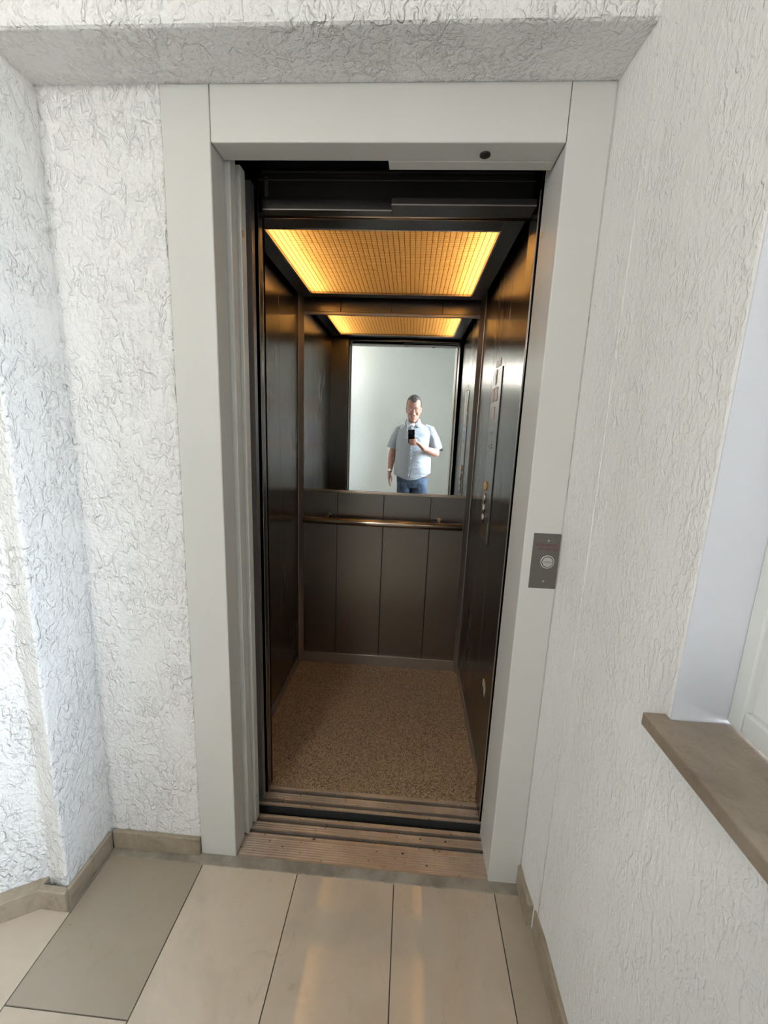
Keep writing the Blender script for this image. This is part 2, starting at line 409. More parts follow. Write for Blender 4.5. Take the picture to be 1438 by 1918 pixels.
struct('trim_3', MB().tube([(RX1+.0083, -.146, .082), (RX1+.0083, -.146, 2.2)], .0017, 8), m_plaster_s, smooth=True)
# skirting
H = .064
def skirt(name, a, b): return struct(name, MB().box(a, b), m_base, bevel=.0025)
skirt('baseboard_front', (NICX+.012, -.014, .0), (XOL-.001, -.0005, H))
struct('baseboard_left', MB().prism([(NICX+.012, -.0145), (NICX+.012, NICY-.010), (NICX, NICY-.010), (NICX, -.0145)], 2, 0, H), m_base, bevel=.003)
struct('baseboard_corner', MB().prism([(NICX+.011, NICY-.0105), (NICX+.011, NICY-.0225), (P0.x-.004, NICY-.0205), (P0.x-.004, NICY-.0005), (NICX-.002, NICY-.0005)], 2, 0, H+.002), m_base, bevel=.004)
nn = Vector((.49, -.873)).normalized()
Q0 = P0 + ob*.0; Q1 = P1 - ob*.01
struct('baseboard_far_left', MB().prism([tuple(Q0), tuple(Q0+nn*.02), tuple(Q1+nn*.02), tuple(Q1), tuple(Q0+Vector((0,.022)))], 2, 0, H), m_base, bevel=.002)
skirt('baseboard_right', (RX1-.0105, -.116, 0), (RX1+.012, -.001, .074))
skirt('baseboard_right', (RX2-.0105, WY1-.0505, 0), (RX2+.002, -.130, .080))
skirt('baseboard_back', (LEFT+.001, BACK, 0), (BX-.001, BACK+.012, .07))

# window
wroot = bpy.data.objects.new('window_1', None); COL.objects.link(wroot); wroot.location = (.64, -1.2, WZ0); tag(wroot, kind='structure')
WX = .617
PANY = -.715
fm = MB(); fm.ring((WY1+.001, WY0-.0016, WZ0, WZ1), (WY1+.02, WY0-.028, WZ0+.035, WZ1-.045), 0, WX, WX+.06)
fm.box((WX, PANY, WZ0+.03), (WX+.06, PANY-.022, WZ1-.04)); fm.build('window_frame', m_winframe, wroot, bevel=.003)
pn = MB().box((WX+.012, WY0-.026, WZ0+.033), (WX+.04, PANY+.0, WZ1-.042)); pn.build('fixed_panel', m_winframe, wroot, bevel=.002)
gp = MB().box((WX+.026, WY1+.018, WZ0+.033), (WX+.032, PANY-.020, WZ1-.043)); gp.build('glass_pane', m_glass, wroot)
w2 = bpy.data.objects.new('added_window', None); COL.objects.link(w2); w2.location = (BX+.1, -1.2, BZ0); tag(w2, kind='structure')  # window added out of view to bring in more daylight
f2 = MB(); f2.ring((BY1, BY0, BZ0, BZ1), (BY1+.04, BY0-.04, BZ0+.04, BZ1-.04), 0, BX+.12, BX+.17); f2.build('window_frame', m_winframe, w2, bevel=.003)
MB().box((BX+.140, BY1+.035, BZ0+.035), (BX+.146, BY0-.035, BZ1-.035)).build('glass_pane', m_glass, w2)
# stone window sill
sil = MB().prism([(.4995, -.4785), (RX2+.001, -.4785), (RX2+.001, WY0-.0025), (WX+.01, WY0-.0025), (WX+.01, WY1+.0005), (RX2+.001, WY1+.0005), (RX2+.001, WY1-.013), (.4995, WY1-.013)], 2, .943, .9645)
o = sil.build('window_sill', m_sill, bevel=.0018); tag(o, 'brown mottled limestone window sill jutting out of the right wall', 'window sill')

# fill lamp added on the back wall to brighten the landing, never seen
m_fill_glow = bpy.data.materials.new('fill_lamp_glow'); m_fill_glow.use_nodes = True
b = m_fill_glow.node_tree.nodes['Principled BSDF']; b.inputs['Emission Color'].default_value = (1,.96,.90,1); b.inputs['Emission Strength'].default_value = FILL_LAMP
LX, LZ = -.98, 2.22
lm = thing('added_fill_lamp', 'round opal fill lamp added out of view on the landing back wall', 'fill lamp', (LX, BACK, LZ))
MB().tube([(LX,BACK+.0005,LZ), (LX,BACK+.020,LZ)], .165, 36).build('fill_base', m_winframe, lm, bevel=.002)
MB().tube([(LX,BACK+.0205,LZ), (LX,BACK+.050,LZ), (LX,BACK+.075,LZ), (LX,BACK+.090,LZ)], [.150,.146,.115,.055], 36).build('fill_shade', m_fill_glow, lm, smooth=True)

# ------------------------------------------------------------------ landing door frame
fr_ = thing('elevator_door_frame', 'light grey lacquered metal frame around the elevator doorway', 'door frame', (0, 0, 0))
FB = .003
MB().prism([(XOL, -.004), (XL, -.004), (XL, .068), (XL-.018, .068), (XL-.018, .055), (XOL, .055)], 2, 0, ZF).build('jamb', m_frame, fr_, bevel=FB, seg=3)
MB().prism([(XR, -.004), (XOR, -.004), (XOR, .14), (XR+.06, .155), (XR, .155)], 2, 0, ZF).build('jamb', m_frame, fr_, bevel=FB, seg=3)
MB().box((XL+.0012, -.004, ZH), (XR-.0012, .0635, ZF)).build('lintel', m_frame, fr_, bevel=FB, seg=3)
MB().box((XL-.0005, .0, ZH+.004), (XR+.0005, .06, ZF-.002)).build('joint', m_seal, fr_)
MB().box((.0225, .0640, ZH-.0006), (XR-.002, .0965, ZH+.025)).build('track_cover', m_frame, fr_, bevel=.0015)
lk = MB().tube([(.251, .037, ZH+.002), (.251, .037, ZH-.0035)], [.0125, .0125], 28).build('emergency_lock', m_steel_dark, fr_, bevel=.001, smooth=False)
lk['label'] = 'dark round triangular key lock'
MB().prism([(.251+.006*math.cos(a), .037+.006*math.sin(a)) for a in (0.3, 0.3+2*pi/3, 0.3+4*pi/3)], 2, ZH-.0042, ZH-.003).build('keyhole', m_black, lk)
s1 = MB(); s1.tube([(XR-.0012, .128, 1.899), (XR+.001, .128, 1.899)], .0085, 20); s1.build('screw', m_screw, fr_, bevel=.0006)
s1 = MB(); s1.tube([(XR-.0012, .135, .12), (XR+.001, .135, .12)], .006, 16); s1.build('screw', m_screw, fr_, bevel=.0006)
for z in (1.1, .6): pass

# landing doors pushed open to the left: only their leading edges show
def dpanel(name, x1, y0, y1, z1, material, label, cat, group, lip):
    r = thing(name, label, cat, (x1-.22, (y0+y1)/2, .004), group)
    MB().box((x1-.43, y0, .006), (x1, y1, z1)).build('door_leaf', material, r, bevel=.0022, seg=2)
    if lip: MB().box((x1-.002, y0+.004, .02), (x1+.0035, y0+.012, z1-.02)).build('edge_lip', material, r, bevel=.001)
    MB().box((x1-.40, (y0+y1)/2-.004, -.006), (x1-.05, (y0+y1)/2+.004, .008)).build('guide_shoe', m_seal, r)
    return r
a = dpanel('landing_door_panel', -.3775, .0725, .1085, 2.10, m_door, 'grey lacquered sliding landing door leaf, edge nearest the frame jamb', 'door', 'open landing door leaves', False)
b = dpanel('landing_door_panel', -.3690, .1165, .1500, 2.052, m_door, 'grey lacquered sliding landing door leaf, innermost light edge with a round bolt', 'door', 'open landing door leaves', False)
MB().tube([(-.3705, .128, 1.893), (-.3675, .128, 1.893)], .0085, 18).build('bolt', m_screw, b, bevel=.0007)
MB().tube([(-.3705, .132, .10), (-.3680, .132, .10)], .004, 14).build('bolt', m_screw, b)
a = dpanel('car_door_panel', -.3735, .1985, .2290, 2.06, m_leaf, 'dark metal car door leaf behind the light grey door edges', 'door', 'open car door leaves', False)
MB().box((-.3748, .1968, .02), (-.3708, .2000, 2.0)).build('edge_strip', m_steel_trim, a)
for z in (1.98, ): MB().tube([(-.386, .1975, z), (-.386, .199, z)], .003, 12).build('rivet', m_screw, a)
b = dpanel('car_door_panel', -.3660, .2400, .2700, 2.06, m_steel_side, 'brown tinted steel car door leaf edge beside the left cabin wall', 'door', 'open car door leaves', False)

# sills
def sill_profile(y0, y1, grooves, ridges, top=0.0):
    pts = [(y0, -.03), (y0, top)]
    y = y0; items = []
    for g0, g1 in grooves: items.append((g0, g1, 'g'))
    for r in ridges: items.append((r, r+.0045, 'r'))
    for a_, b_, k in sorted(items):
        if k == 'g': pts += [(a_, top), (a_, top-.018), (b_, top-.018), (b_, top)]
        else: pts += [(a_, top), (a_+.0008, top-.0020), (b_-.0008, top-.0020), (b_, top)]
    pts += [(y1, top), (y1, -.03)]
    return pts
def ridges(a, b, n): return [a + (b-a)*(i+.25)/n for i in range(n)]
def mk_sill(name, label, x0, x1, y0, y1, grooves, rd):
    r = thing(name, label, 'door sill', ((x0+x1)/2, (y0+y1)/2, 0))
    pts = sill_profile(y0, y1, grooves, rd)
    # build as strips to keep clean faces
    m = MB(); n = len(pts)
    vs = [(x0, p[0], p[1]) for p in pts] + [(x1, p[0], p[1]) for p in pts]
    m.add(vs, [(i, i+1, n+i+1, n+i) for i in range(n-1)] + [(n-1, 0, n, 2*n-1)])
    m.build('sill_plate', m_alu, r)
    for g0, g1 in grooves: MB().box((x0, g0+.0002, -.0176), (x1, g1-.0002, -.0135)).build('guide_groove', m_black, r)
    return r
mk_sill('landing_sill', 'ribbed aluminium landing sill at the grey mortar strip', XL-.002, XR+.002, .0, .156, [(.084,.097),(.127,.140)],
        ridges(.004,.068,8)+ridges(.0725,.083,1)+ridges(.0995,.125,3)+ridges(.143,.155,1))
mk_sill('car_sill', 'ribbed aluminium car sill next to the flecked cabin floor', -.40, .44, .193, .2795, [(.207,.2195),(.2500,.2625)],
        ridges(.195,.206,1)+ridges(.2215,.2485,3)+ridges(.264,.278,1))

# lift shaft shell
sh = MB()
sh.box((-1.1, .141, -.6), (-.96, 1.5, 2.9)); sh.box((.66, .156, -.6), (.8, 1.5, 2.9)); sh.box((-1.1, 1.4, -.6), (.8, 1.5, 2.9))
sh.box((-1.1, .141, 2.8), (.8, 1.5, 2.9)); sh.box((-1.1, .141, -.65), (.8, 1.5, -.6)); sh.box((-1.1,.141,2.151),(.8,.16,2.9)); sh.box((-1.1,.158,-.6),(XL-.040,.19,2.16)); sh.box((XR+.062,.141,-.6),(.8,.16,2.16))
sh.box((-1.1,.001,-.6),(.9,.155,-.031)); sh.box((-.40,.1885,-.3),(.44,.1925,-.0015)); sh.box((-1.1,.04,-.031),(-.96,.16,2.2)); sh.box((-1.1,.04,2.15),(.7,.16,2.2))  # dark plate added so the sill gap stays black; slabs block light leaks
struct('wall_shaft', sh, m_shaft)

# ------------------------------------------------------------------ elevator car
CX0, CX1, CY0, CY1, CZ = -.497, .452, .285, 1.1807, 2.20
car = thing('elevator_car', 'brown brushed steel elevator cabin standing open behind the doorway', 'elevator', (-.02, .74, 0))
MB().box((CX0-.03, .2797, -.03), (CX1+.03, CY1+.02, -.0002)).build('floor_covering', m_fleck, car)
g = .0012
ys = [CY0, .32, .58, .84, 1.10, CY1]; ys = [CY0, .315, .578, .838, CY1]
for i in range(len(ys)-1):
    MB().box((CX0-.018, ys[i]+g, .001), (CX0, ys[i+1]-g, CZ)).build('wall_panel', m_steel_side, car, bevel=.0012)
    MB().box((CX1, ys[i]+g, .001), (CX1+.018, ys[i+1]-g, CZ)).build('wall_panel', m_steel_side, car, bevel=.0012)
xs_ = [CX0, -.281, -.0215, .2385, CX1]
for i in range(4):
    MB().box((xs_[i]+g, CY1, .001), (xs_[i+1]-g, CY1+.018, CZ)).build('wall_panel', m_steel_rear, car, bevel=.0012)
bk = MB(); bk.box((CX0-.03, .30, 0), (CX0-.0185, CY1+.03, CZ)); bk.box((CX1+.0185, .30, 0), (CX1+.03, CY1+.03, CZ)); bk.box((CX0-.03, CY1+.0185, 0), (CX1+.03, CY1+.03, CZ)); bk.box((CX0-.03, .25, CZ+.0005), (CX1+.03, CY1+.03, CZ+.02))
bk.build('outer_shell', m_black, car)
for sx_, xx in ((1, CX0), (-1, CX1)):
    MB().prism([(xx, CY1-.030), (xx+sx_*.004, CY1-.031), (xx+sx_*.026, CY1-.006), (xx+sx_*.026, CY1), (xx, CY1)], 2, 0, CZ).build('corner_post', m_steel_trim, car, bevel=.002, seg=3)
# front returns
MB().box((CX0-.018, .2835, .001), (-.3700, .3010, CZ)).build('front_return', m_steel_rear, car, bevel=.002)
MB().prism([(.4285, .2005), (.455, .2005), (.455, .3010), (.4285, .3010)], 2, .001, CZ).build('front_post', m_steel_side, car, bevel=.002)
MB().box((.4262, .1985, .001), (.4292, .2022, 2.04)).build('post_edge', m_steel_trim, car, bevel=.0008)
# skirting plates
MB().box((CX0+.022, CY1-.0085, .0), (CX1-.022, CY1-.0005, .064)).build('kick_plate', m_steel_trim, car, bevel=.0015)
MB().box((CX0, .302, 0), (CX0+.006, CY1-.031, .045)).build('kick_plate', m_steel_trim, car, bevel=.001)
MB().box((CX1-.006, .302, 0), (CX1, CY1-.031, .045)).build('kick_plate', m_steel_trim, car, bevel=.001)
# header above the car doors
MB().box((-.372, .272, 2.012), (.4284, .292, CZ)).build('transom', m_ceilframe, car, bevel=.002)
MB().box((-.372, .319, 2.0305), (.4284, .343, 2.045)).build('transom_trim', m_ceilframe, car, bevel=.0015)
MB().tube([(-.371, .308, 2.0195), (.4275, .308, 2.0195)], .0075, 16).build('transom_bar', m_warm_trim, car, smooth=True)  # bar rounded to catch the lens light, amber reflection put into its colour
# car door header (hangs on the car front)
hd = thing('car_door_header', 'dark door track housing above the cabin entrance', 'door track', (0.02, .24, 2.0))
MB().box((-.352, .245, 2.032), (.415, .2600, 2.098)).build('track_housing', m_steel_dark, hd, bevel=.002)
MB().box((-.352, .236, 2.098), (.415, .2600, 2.104)).build('track_rail', m_steel_dark, hd, bevel=.001)
MB().box((-.352, .205, 2.062), (.415, .2100, 2.068)).build('track_rail', m_steel_dark, hd, bevel=.001)
MB().prism([(.233, 2.0285), (.236, 2.0285), (.236, 2.003), (.2600, 2.003), (.2600, 2.0), (.233, 2.0)], 0, -.351, .0235).build('cover_strip', m_steel_dark, hd, bevel=.0006)
MB().prism([(.2005, 2.0185), (.2035, 2.0185), (.2035, 2.003), (.2600, 2.003), (.2600, 2.0), (.2005, 2.0)], 0, .0245, .420).build('cover_strip', m_steel_dark, hd, bevel=.0006)
MB().box((-.351, .2315, 2.0), (.0235, .2335, 2.0028)).build('edge_lip', m_steel_trim, hd)
MB().box((.0245, .199, 2.0), (.420, .201, 2.0028)).build('edge_lip', m_steel_trim, hd)
for x in (-.325, -.015): MB().tube([(x, .2322, 2.015), (x, .2335, 2.015)], .003, 12).build('screw', m_black, hd)
MB().box((-.348, .247, 2.04), (-.338, .2435, 2.09)).build('bracket', m_screw, hd)

# ceiling light
cl = thing('ceiling_light', 'glowing amber ceiling light panel with ribbed grid lens in the cabin', 'ceiling light', (-.025, .74, 2.03))
MB().ring((-.476, .427, .345, 1.131), (DX0-.004, DX1+.004, DY0-.004, DY1+.004), 2, 2.030, 2.050).build('light_frame', m_ceilframe, cl, bevel=.0015)
MB().ring((DX0-.006, DX1+.006, DY0-.006, DY1+.006), (DX0, DX1, DY0, DY1), 2, 2.0275, 2.036).build('inner_rim', m_rail, cl, bevel=.0006)
MB().box((DX0-.003, DY0-.003, 2.0365), (DX1+.003, DY1+.003, 2.0385)).build('lens', m_lens, cl)
hs = MB(); hs.ring((DX0-.010, DX1+.010, DY0-.010, DY1+.010), (DX0-.004, DX1+.004, DY0-.004, DY1+.004), 2, 2.051, 2.165); hs.box((DX0-.01, DY0-.01, 2.165), (DX1+.01, DY1+.01, 2.169)); hs.build('housing', m_housing, cl)
for x in (-.372, .340):
    MB().tube([(x, DY0+.004, 2.082), (x, DY1-.004, 2.082)], .010, 16).build('tube', m_tube, cl, smooth=True)

# mirror
mi = thing('mirror', 'tall silver mirror on the cabin rear wall reflecting the man', 'mirror', (-.02, 1.175, 1.05))
MB().box((-.4725, CY1-.0042, 1.054), (.4265, CY1-.0002, 1.956)).build('mirror_glass', m_mirror, mi)
MB().box((-.4725, CY1-.011, 1.037), (.4265, CY1-.0003, 1.053)).build('bottom_trim', m_rail, mi, bevel=.003, seg=3)
MB().box((-.4725, CY1-.011, 1.957), (.4265, CY1-.0003, 1.973)).build('top_trim', m_steel_trim, mi, bevel=.003, seg=3)

# handrail
hr = thing('handrail', 'round steel handrail across the cabin rear wall below the mirror', 'handrail', (-.025, 1.11, .89))
MB().tube([(-.4575, 1.115, .888), (-.455, 1.115, .888), (.408, 1.115, .888), (.4105, 1.115, .888)], [.017, .0195, .0195, .017], 28).build('rail', m_rail, hr, smooth=False, bevel=.0)
for p in hr.children[0].data.polygons: p.use_smooth = len(p.vertices) == 4
for x in (-.33, .29):
    MB().tube([(x, 1.12, .889), (x, 1.150, .905), (x, CY1-.004, .905)], .007, 12).build('bracket', m_rail, hr, smooth=True)
    MB().tube([(x, CY1-.005, .905), (x, CY1-.0003, .905)], .017, 20).build('wall_flange', m_rail, hr, bevel=.001)

# car operating panel on the right cabin wall
cp = thing('control_panel', 'narrow steel elevator control panel with buttons on the right cabin wall', 'control panel', (CX1, .70, 1.0))
xw = CX1
MB().box((xw-.0035, .612, .93), (xw-.0003, .795, 1.647)).build('face_plate', m_cplate, cp, bevel=.001)
MB().box((xw-.0030, .6035, .93), (xw-.0003, .6065, 1.647)).build('side_seam', m_black, cp)
m_stick = mat('silver_label', (.80,.78,.84), .45); m_stick2 = mat('cream_label', (.55,.52,.44), .5); m_ink = mat('print_ink', (.05,.05,.06), .6)
m_amber = mat('amber_button', (.85,.48,.10), .3); m_whitebtn = mat('white_button', (.72,.71,.68), .35); m_red = mat('red_print', (.22,.03,.03), .5)
def onwall(name, y0, y1, z0, z1, m, d=.0012, off=.0042, label=None, par=cp, bev=.0008):
    o = MB().box((xw-off-d, y0, z0), (xw-off, y1, z1)).build(name, m, par, bevel=bev)
    if label: o['label'] = label
    return o
RW = Matrix(((0,0,-1,0),(-1,0,0,0),(0,1,0,0),(0,0,0,1)))     # text: x -> -y, y -> z, facing -x
def wtext(s, size, y, z, m, off, par, xs=1.0):
    return text(s, size, m, 'lettering', par, Matrix.Translation((xw-off, y, z)) @ RW, .0001, xs)
sh_ = onwall('notice_sticker', .655, .752, 1.657, 1.687, m_stick, .0015, .0005, 'small light notice above the plate')
for k in range(3): MB().box((xw-.0024, .668, 1.664+.007*k), (xw-.0019, .74, 1.6665+.007*k)).build('print_line', m_cplate, sh_)
# round crest / pictogram sticker
o = MB().prism([(.712+.022*math.cos(t)*(1.0 if math.sin(t) > -.2 else .8), 1.634+.015*math.sin(t)) for t in [2*pi*i/28 for i in range(28)]], 0, xw-.0056, xw-.0042).build('pictogram_sticker', m_stick2, cp)
MB().prism([(.712-.014, 1.622), (.712+.014, 1.622), (.712+.010, 1.596), (.712, 1.588), (.712-.010, 1.596)], 0, xw-.0056, xw-.0042).build('pictogram_sticker', m_stick2, cp)
MB().box((xw-.0062, .706, 1.626), (xw-.0057, .718, 1.642)).build('pictogram', m_cplate, o)
onwall('label_plate', .733, .785, 1.522, 1.576, m_stick, .002, label='pale square label')
onwall('label_plate', .655, .717, 1.522, 1.576, m_stick, .002, label='pale square label')
onwall('label_plate', .693, .750, 1.446, 1.500, m_stick, .002, label='pale square label')
onwall('divider_line', .655, .775, 1.4135, 1.4160, m_stick)
random.seed(3)
for k in range(8):
    y = .675+.075*random.random(); z = 1.385+.018*random.random(); onwall('engraving', y-.004, y+.004, z-.002, z+.002, m_ink, .0003, bev=0)
for (y, z) in ((.75,1.336),(.69,1.345),(.69,1.332),(.70,1.345),(.70,1.332)): onwall('engraving', y-.005, y+.005, z-.004, z+.004, m_ink, .0003, bev=0)
onwall('engraving', .66, .72, 1.309, 1.311, m_screw, .0003, bev=0)
def disc(name, y, z, r, d, m, par, off=.0042, sy=1.0):
    return MB().prism([(y+r*sy*math.cos(2*pi*i/28), z+r*math.sin(2*pi*i/28)) for i in range(28)], 0, xw-off-d, xw-off).build(name, m, par, bevel=.0008)
ab = disc('alarm_button', .732, 1.167, .020, .008, m_amber, cp); ab['label'] = 'amber alarm button'
disc('button_ring', .732, 1.167, .0225, .003, m_rail, ab)
for z in (1.118, 1.074, 1.030):
    r_ = disc('floor_button', .728, z, .0135, .0085, m_whitebtn, cp)
    disc('button_ring', .728, z, .0160, .004, m_rail, r_)
    disc('indicator_lamp', .728, z-.0215, .006, .004, m_black, cp)
onwall('edge_strip', .628, .634, .94, 1.02, m_screw, .001)
# torn sticker low on the right wall
pts = [(.393,.392),(.402,.407),(.418,.424),(.436,.427),(.455,.418),(.465,.398),(.458,.384),(.44,.388),(.425,.372),(.415,.36),(.411,.379),(.402,.384)]
o = MB().prism(pts, 0, CX1-.0008, CX1-.0001).build('torn_sticker', mat('beige_paper', (.55,.47,.36), .8)); tag(o, 'small torn beige sticker scrap low on the right cabin wall', 'sticker')

# landing call plate
lp = thing('call_button_plate', 'steel elevator call button plate with red warning text on the right jamb', 'call button', (.482, -.004, 1.06))
PX0, PX1, PZ0, PZ1 = .4467, .5174, .9856, 1.1375
MB().box((PX0, -.0062, PZ0), (PX1, -.0041, PZ1)).build('face_plate', m_plate, lp, bevel=.0007)
RF = Matrix(((1,0,0,0),(0,0,-1,0),(0,1,0,0),(0,0,0,1)))       # text facing -y
def ftext(s, size, x, z, m, off, par, xs=1.0): return text(s, size, m, 'lettering', par, Matrix.Translation((x, -off, z)) @ RF, .00012, xs)
t = ftext('AUFZUG IM BRANDFALL', .0088, .4820, 1.1062, m_red, .0064, lp, .64); t['label'] = 'red warning text'
t = ftext('NICHT BENUTZEN', .0088, .4872, 1.0950, m_red, .0064, lp, .68); t['label'] = 'red warning text'
def fdisc(name, x, z, r, y0, y1, m, par, bev=.0006): return MB().prism([(x+r*math.cos(2*pi*i/36), z+r*math.sin(2*pi*i/36)) for i in range(36)], 1, y0, y1).build(name, m, par, bevel=bev)
bt = fdisc('call_button', .4885, 1.0608, .0178, -.0085, -.0061, m_whitebtn, lp)
fdisc('button_gap', .4885, 1.0608, .0158, -.0088, -.0080, m_black, bt, 0)
fdisc('button_cap', .4885, 1.0608, .0138, -.0100, -.0084, mat('button_cap_grey', (.50,.49,.46), .4, .3), bt)
ftext('AUFZUG', .0054, .4885, 1.0606, m_ink, .0102, bt, .95)
for (x, z) in ((.486, 1.1185), (.484, 1.0065)): fdisc('screw', x, z, .0028, -.0072, -.0061, m_screw, lp, .0004)

# ------------------------------------------------------------------ socket on the back wall
so = thing('power_socket', 'white power socket on the plaster wall behind the man', 'socket', (.552, BACK, 1.145))
SX, SZ = .552, 1.145
m_sock = mat('socket_plastic', (.70,.71,.69), .35)
MB().box((SX-.040, BACK+.0005, SZ-.040), (SX+.040, BACK+.0095, SZ+.040)).build('cover_plate', m_sock, so, bevel=.003, seg=3)
def bdisc(name, r, y0, y1, m, par, dx=0, dz=0): return MB().prism([(SX+dx+r*math.cos(2*pi*i/32), SZ+dz+r*math.sin(2*pi*i/32)) for i in range(32)], 1, BACK+y0, BACK+y1).build(name, m, par)
bdisc('socket_ring', .0235, .0085, .0125, m_sock, so); ins = bdisc('socket_well', .0200, .0088, .0130, mat('socket_well_grey', (.22,.22,.22), .5), so)
for dx in (-.0095, .0095): bdisc('contact_hole', .0028, .012, .0136, m_black, ins, dx)

# ------------------------------------------------------------------ smartphone (its lens is where the picture was taken from)
ph = thing('smartphone', 'black smartphone held upright in front of his chest', 'phone', CAM - CF*.012)
m_phone = mat('black_phone_glass', (.012,.012,.014), .18); m_phside = mat('black_phone_edge', (.04,.04,.042), .3, .6); m_screen = mat('phone_screen', (.02,.02,.025), .08)
def cp_(r, u, f): return CAM + CR*r + CU*u + CF*f
def obox(r0, r1, u0, u1, f0, f1, mb):
    vs = [cp_(r, u, f) for (r,u,f) in [(r0,u0,f0),(r1,u0,f0),(r1,u1,f0),(r0,u1,f0),(r0,u0,f1),(r1,u0,f1),(r1,u1,f1),(r0,u1,f1)]]
    return mb.add(vs, [(0,3,2,1),(4,5,6,7),(0,1,5,4),(1,2,6,5),(2,3,7,6),(3,0,4,7)])
PR0, PR1, PU0, PU1 = -.0352, .0363, -.129, .018
obox(PR0, PR1, PU0, PU1, -.016, -.0082, MB()).build('phone_body', m_phone, ph, bevel=.003, seg=3)
cmod = obox(-.033, .004, -.022, .0155, -.0083, -.0068, MB()).build('camera_bump', m_phside, ph, bevel=.001)
def lens(r, u, rad):
    return MB().tube([cp_(r,u,-.0070), cp_(r,u,-.0055)], rad, 20).build('camera_lens', m_phone, cmod)
lens(-.022, .005, .0065); lens(-.022, -.012, .0065); lens(-.006, -.004, .0065)
obox(PR0+.002, PR1-.002, PU0+.002, PU1-.002, -.0164, -.0159, MB()).build('screen', m_screen, ph)

# ------------------------------------------------------------------ person (stands behind the lens, faces the cabin mirror)
m_skin = mat('skin', (.50,.27,.20), .5, Subsurface_Weight=.08, Subsurface_Radius=(.02,.008,.004)); T = NT(m_skin)
T.set('Base Color', T.mix(T.smooth(T.noise(30, 3), .3, .75), (.30,.135,.095,1), (.42,.225,.165,1)))
m_hair = mat('dark_grey_hair', (.085,.07,.06), .75); T = NT(m_hair)
T.set('Base Color', T.mix(T.smooth(T.noise(140, 3), .4, .7), (.028,.024,.021,1), (.13,.115,.105,1))); T.bump(T.noise(260, 3), .003)
m_shirt = mat('pale_blue_linen', (.52,.56,.60), .85, Sheen_Weight=.15); T = NT(m_shirt)
wv = T.n('ShaderNodeTexWave', {'Vector': T.co(), 'Scale': 62.0, 'Distortion': 0.6, 'Detail': 1.0}, bands_direction='X').outputs['Fac']
T.set('Base Color', T.mix(T.smooth(wv, .55, .95), (.37,.385,.395,1), (.25,.28,.33,1)))
wr = T.noise(6, 3, .5, .8, T.map((1,1,2.2))); T.bump(T.math('ADD', wr, T.math('MULTIPLY', T.noise(24, 3, .5, .8, T.map((1,1,1.8))), .25)), .013)
m_jean = mat('blue_denim', (.07,.12,.22), .85); T = NT(m_jean)
T.set('Base Color', T.mix(T.smooth(T.noise(9, 4), .3, .7), (.020,.034,.060,1), (.050,.074,.110,1))); T.bump(T.noise(14, 4, .5, .8), .012)
m_tee = mat('white_tshirt', (.80,.79,.77), .85)
m_shoe = mat('dark_shoe_leather', (.05,.04,.035), .5)
m_gl = mat('thin_metal_rim', (.16,.14,.13), .4, .8)
PC = Vector((.15, -1.44, 0))
man = thing('person', 'man in pale short-sleeved shirt and jeans photographing himself with a phone', 'person', (PC.x, PC.y, 0))
HX, HY = .127, -1.405
def ring(cx, cy, z, rx, rf, rb, n=36, sq=2.25, tilt=0.0):
    out = []
    for i in range(n):
        a = 2*pi*i/n; c, s_ = math.cos(a), math.sin(a)
        x = rx*math.copysign(abs(c)**(2/sq), c); y = (rf if s_ > 0 else rb)*math.copysign(abs(s_)**(2/sq), s_)
        out.append(Vector((cx+x, cy+y, z + tilt*(y))))
    return out
B = MB()
# head: rings chin -> crown (looking slightly down)
hr_ = [(1.487,.022,.062,-.02),(1.493,.034,.072,.0),(1.508,.046,.080,.02),(1.53,.056,.085,.045),(1.56,.066,.086,.065),(1.59,.072,.087,.08),(1.62,.0755,.088,.09),(1.65,.078,.092,.096),
       (1.68,.079,.093,.099),(1.705,.078,.090,.098),(1.73,.073,.083,.093),(1.752,.064,.073,.082),(1.770,.051,.058,.066),(1.782,.034,.039,.046),(1.789,.014,.016,.02)]
B.loft([ring(HX, HY, z, rx, rf, max(rb, .004), 36, 2.15) for z, rx, rf, rb in hr_])
B.tube([(HX, -1.425, 1.40), (HX, -1.420, 1.50), (HX, -1.41, 1.58)], [.064, .058, .062], 20)         # neck
# nose, brow, cheeks, lips, chin, ears
B.loft([[Vector((HX-.006,HY+.083,1.628)),Vector((HX+.006,HY+.083,1.628)),Vector((HX+.002,HY+.093,1.625)),Vector((HX-.002,HY+.093,1.625))],
        [Vector((HX-.016,HY+.080,1.570)),Vector((HX+.016,HY+.080,1.570)),Vector((HX+.007,HY+.110,1.575)),Vector((HX-.007,HY+.110,1.575))]])
B.ell((HX, HY+.098, 1.574), (.0115,.012,.010)); 
for s_ in (-1, 1):
    B.ell((HX+s_*.012, HY+.090, 1.570), (.008,.010,.007)); B.ell((HX+s_*.030, HY+.081, 1.640), (.024,.011,.0075)); B.ell((HX+s_*.042, HY+.066, 1.583), (.022,.020,.018))
    B.ell((HX+s_*.032, HY+.079, 1.617), (.014,.0085,.0075))                                          # eyelids
    B.ell((HX+s_*.082, HY-.012, 1.628), (.0065,.017,.031)); B.ell((HX+s_*.086, HY-.018, 1.643), (.006,.015,.014)); B.ell((HX+s_*.082, HY-.008, 1.604), (.006,.008,.011))
B.ell((HX, HY+.085, 1.5425), (.023,.009,.0048)); B.ell((HX, HY+.084, 1.533), (.020,.009,.0048)); B.ell((HX, HY+.072, 1.503), (.021,.018,.013))
# torso core (under clothing), arms, legs
B.loft([ring(.145, -1.445, z, rx, ry, ry*.95, 28) for z, rx, ry in [(.80,.155,.115),(.95,.175,.13),(1.10,.175,.135),(1.25,.17,.12),(1.38,.155,.10),(1.44,.10,.07)]])
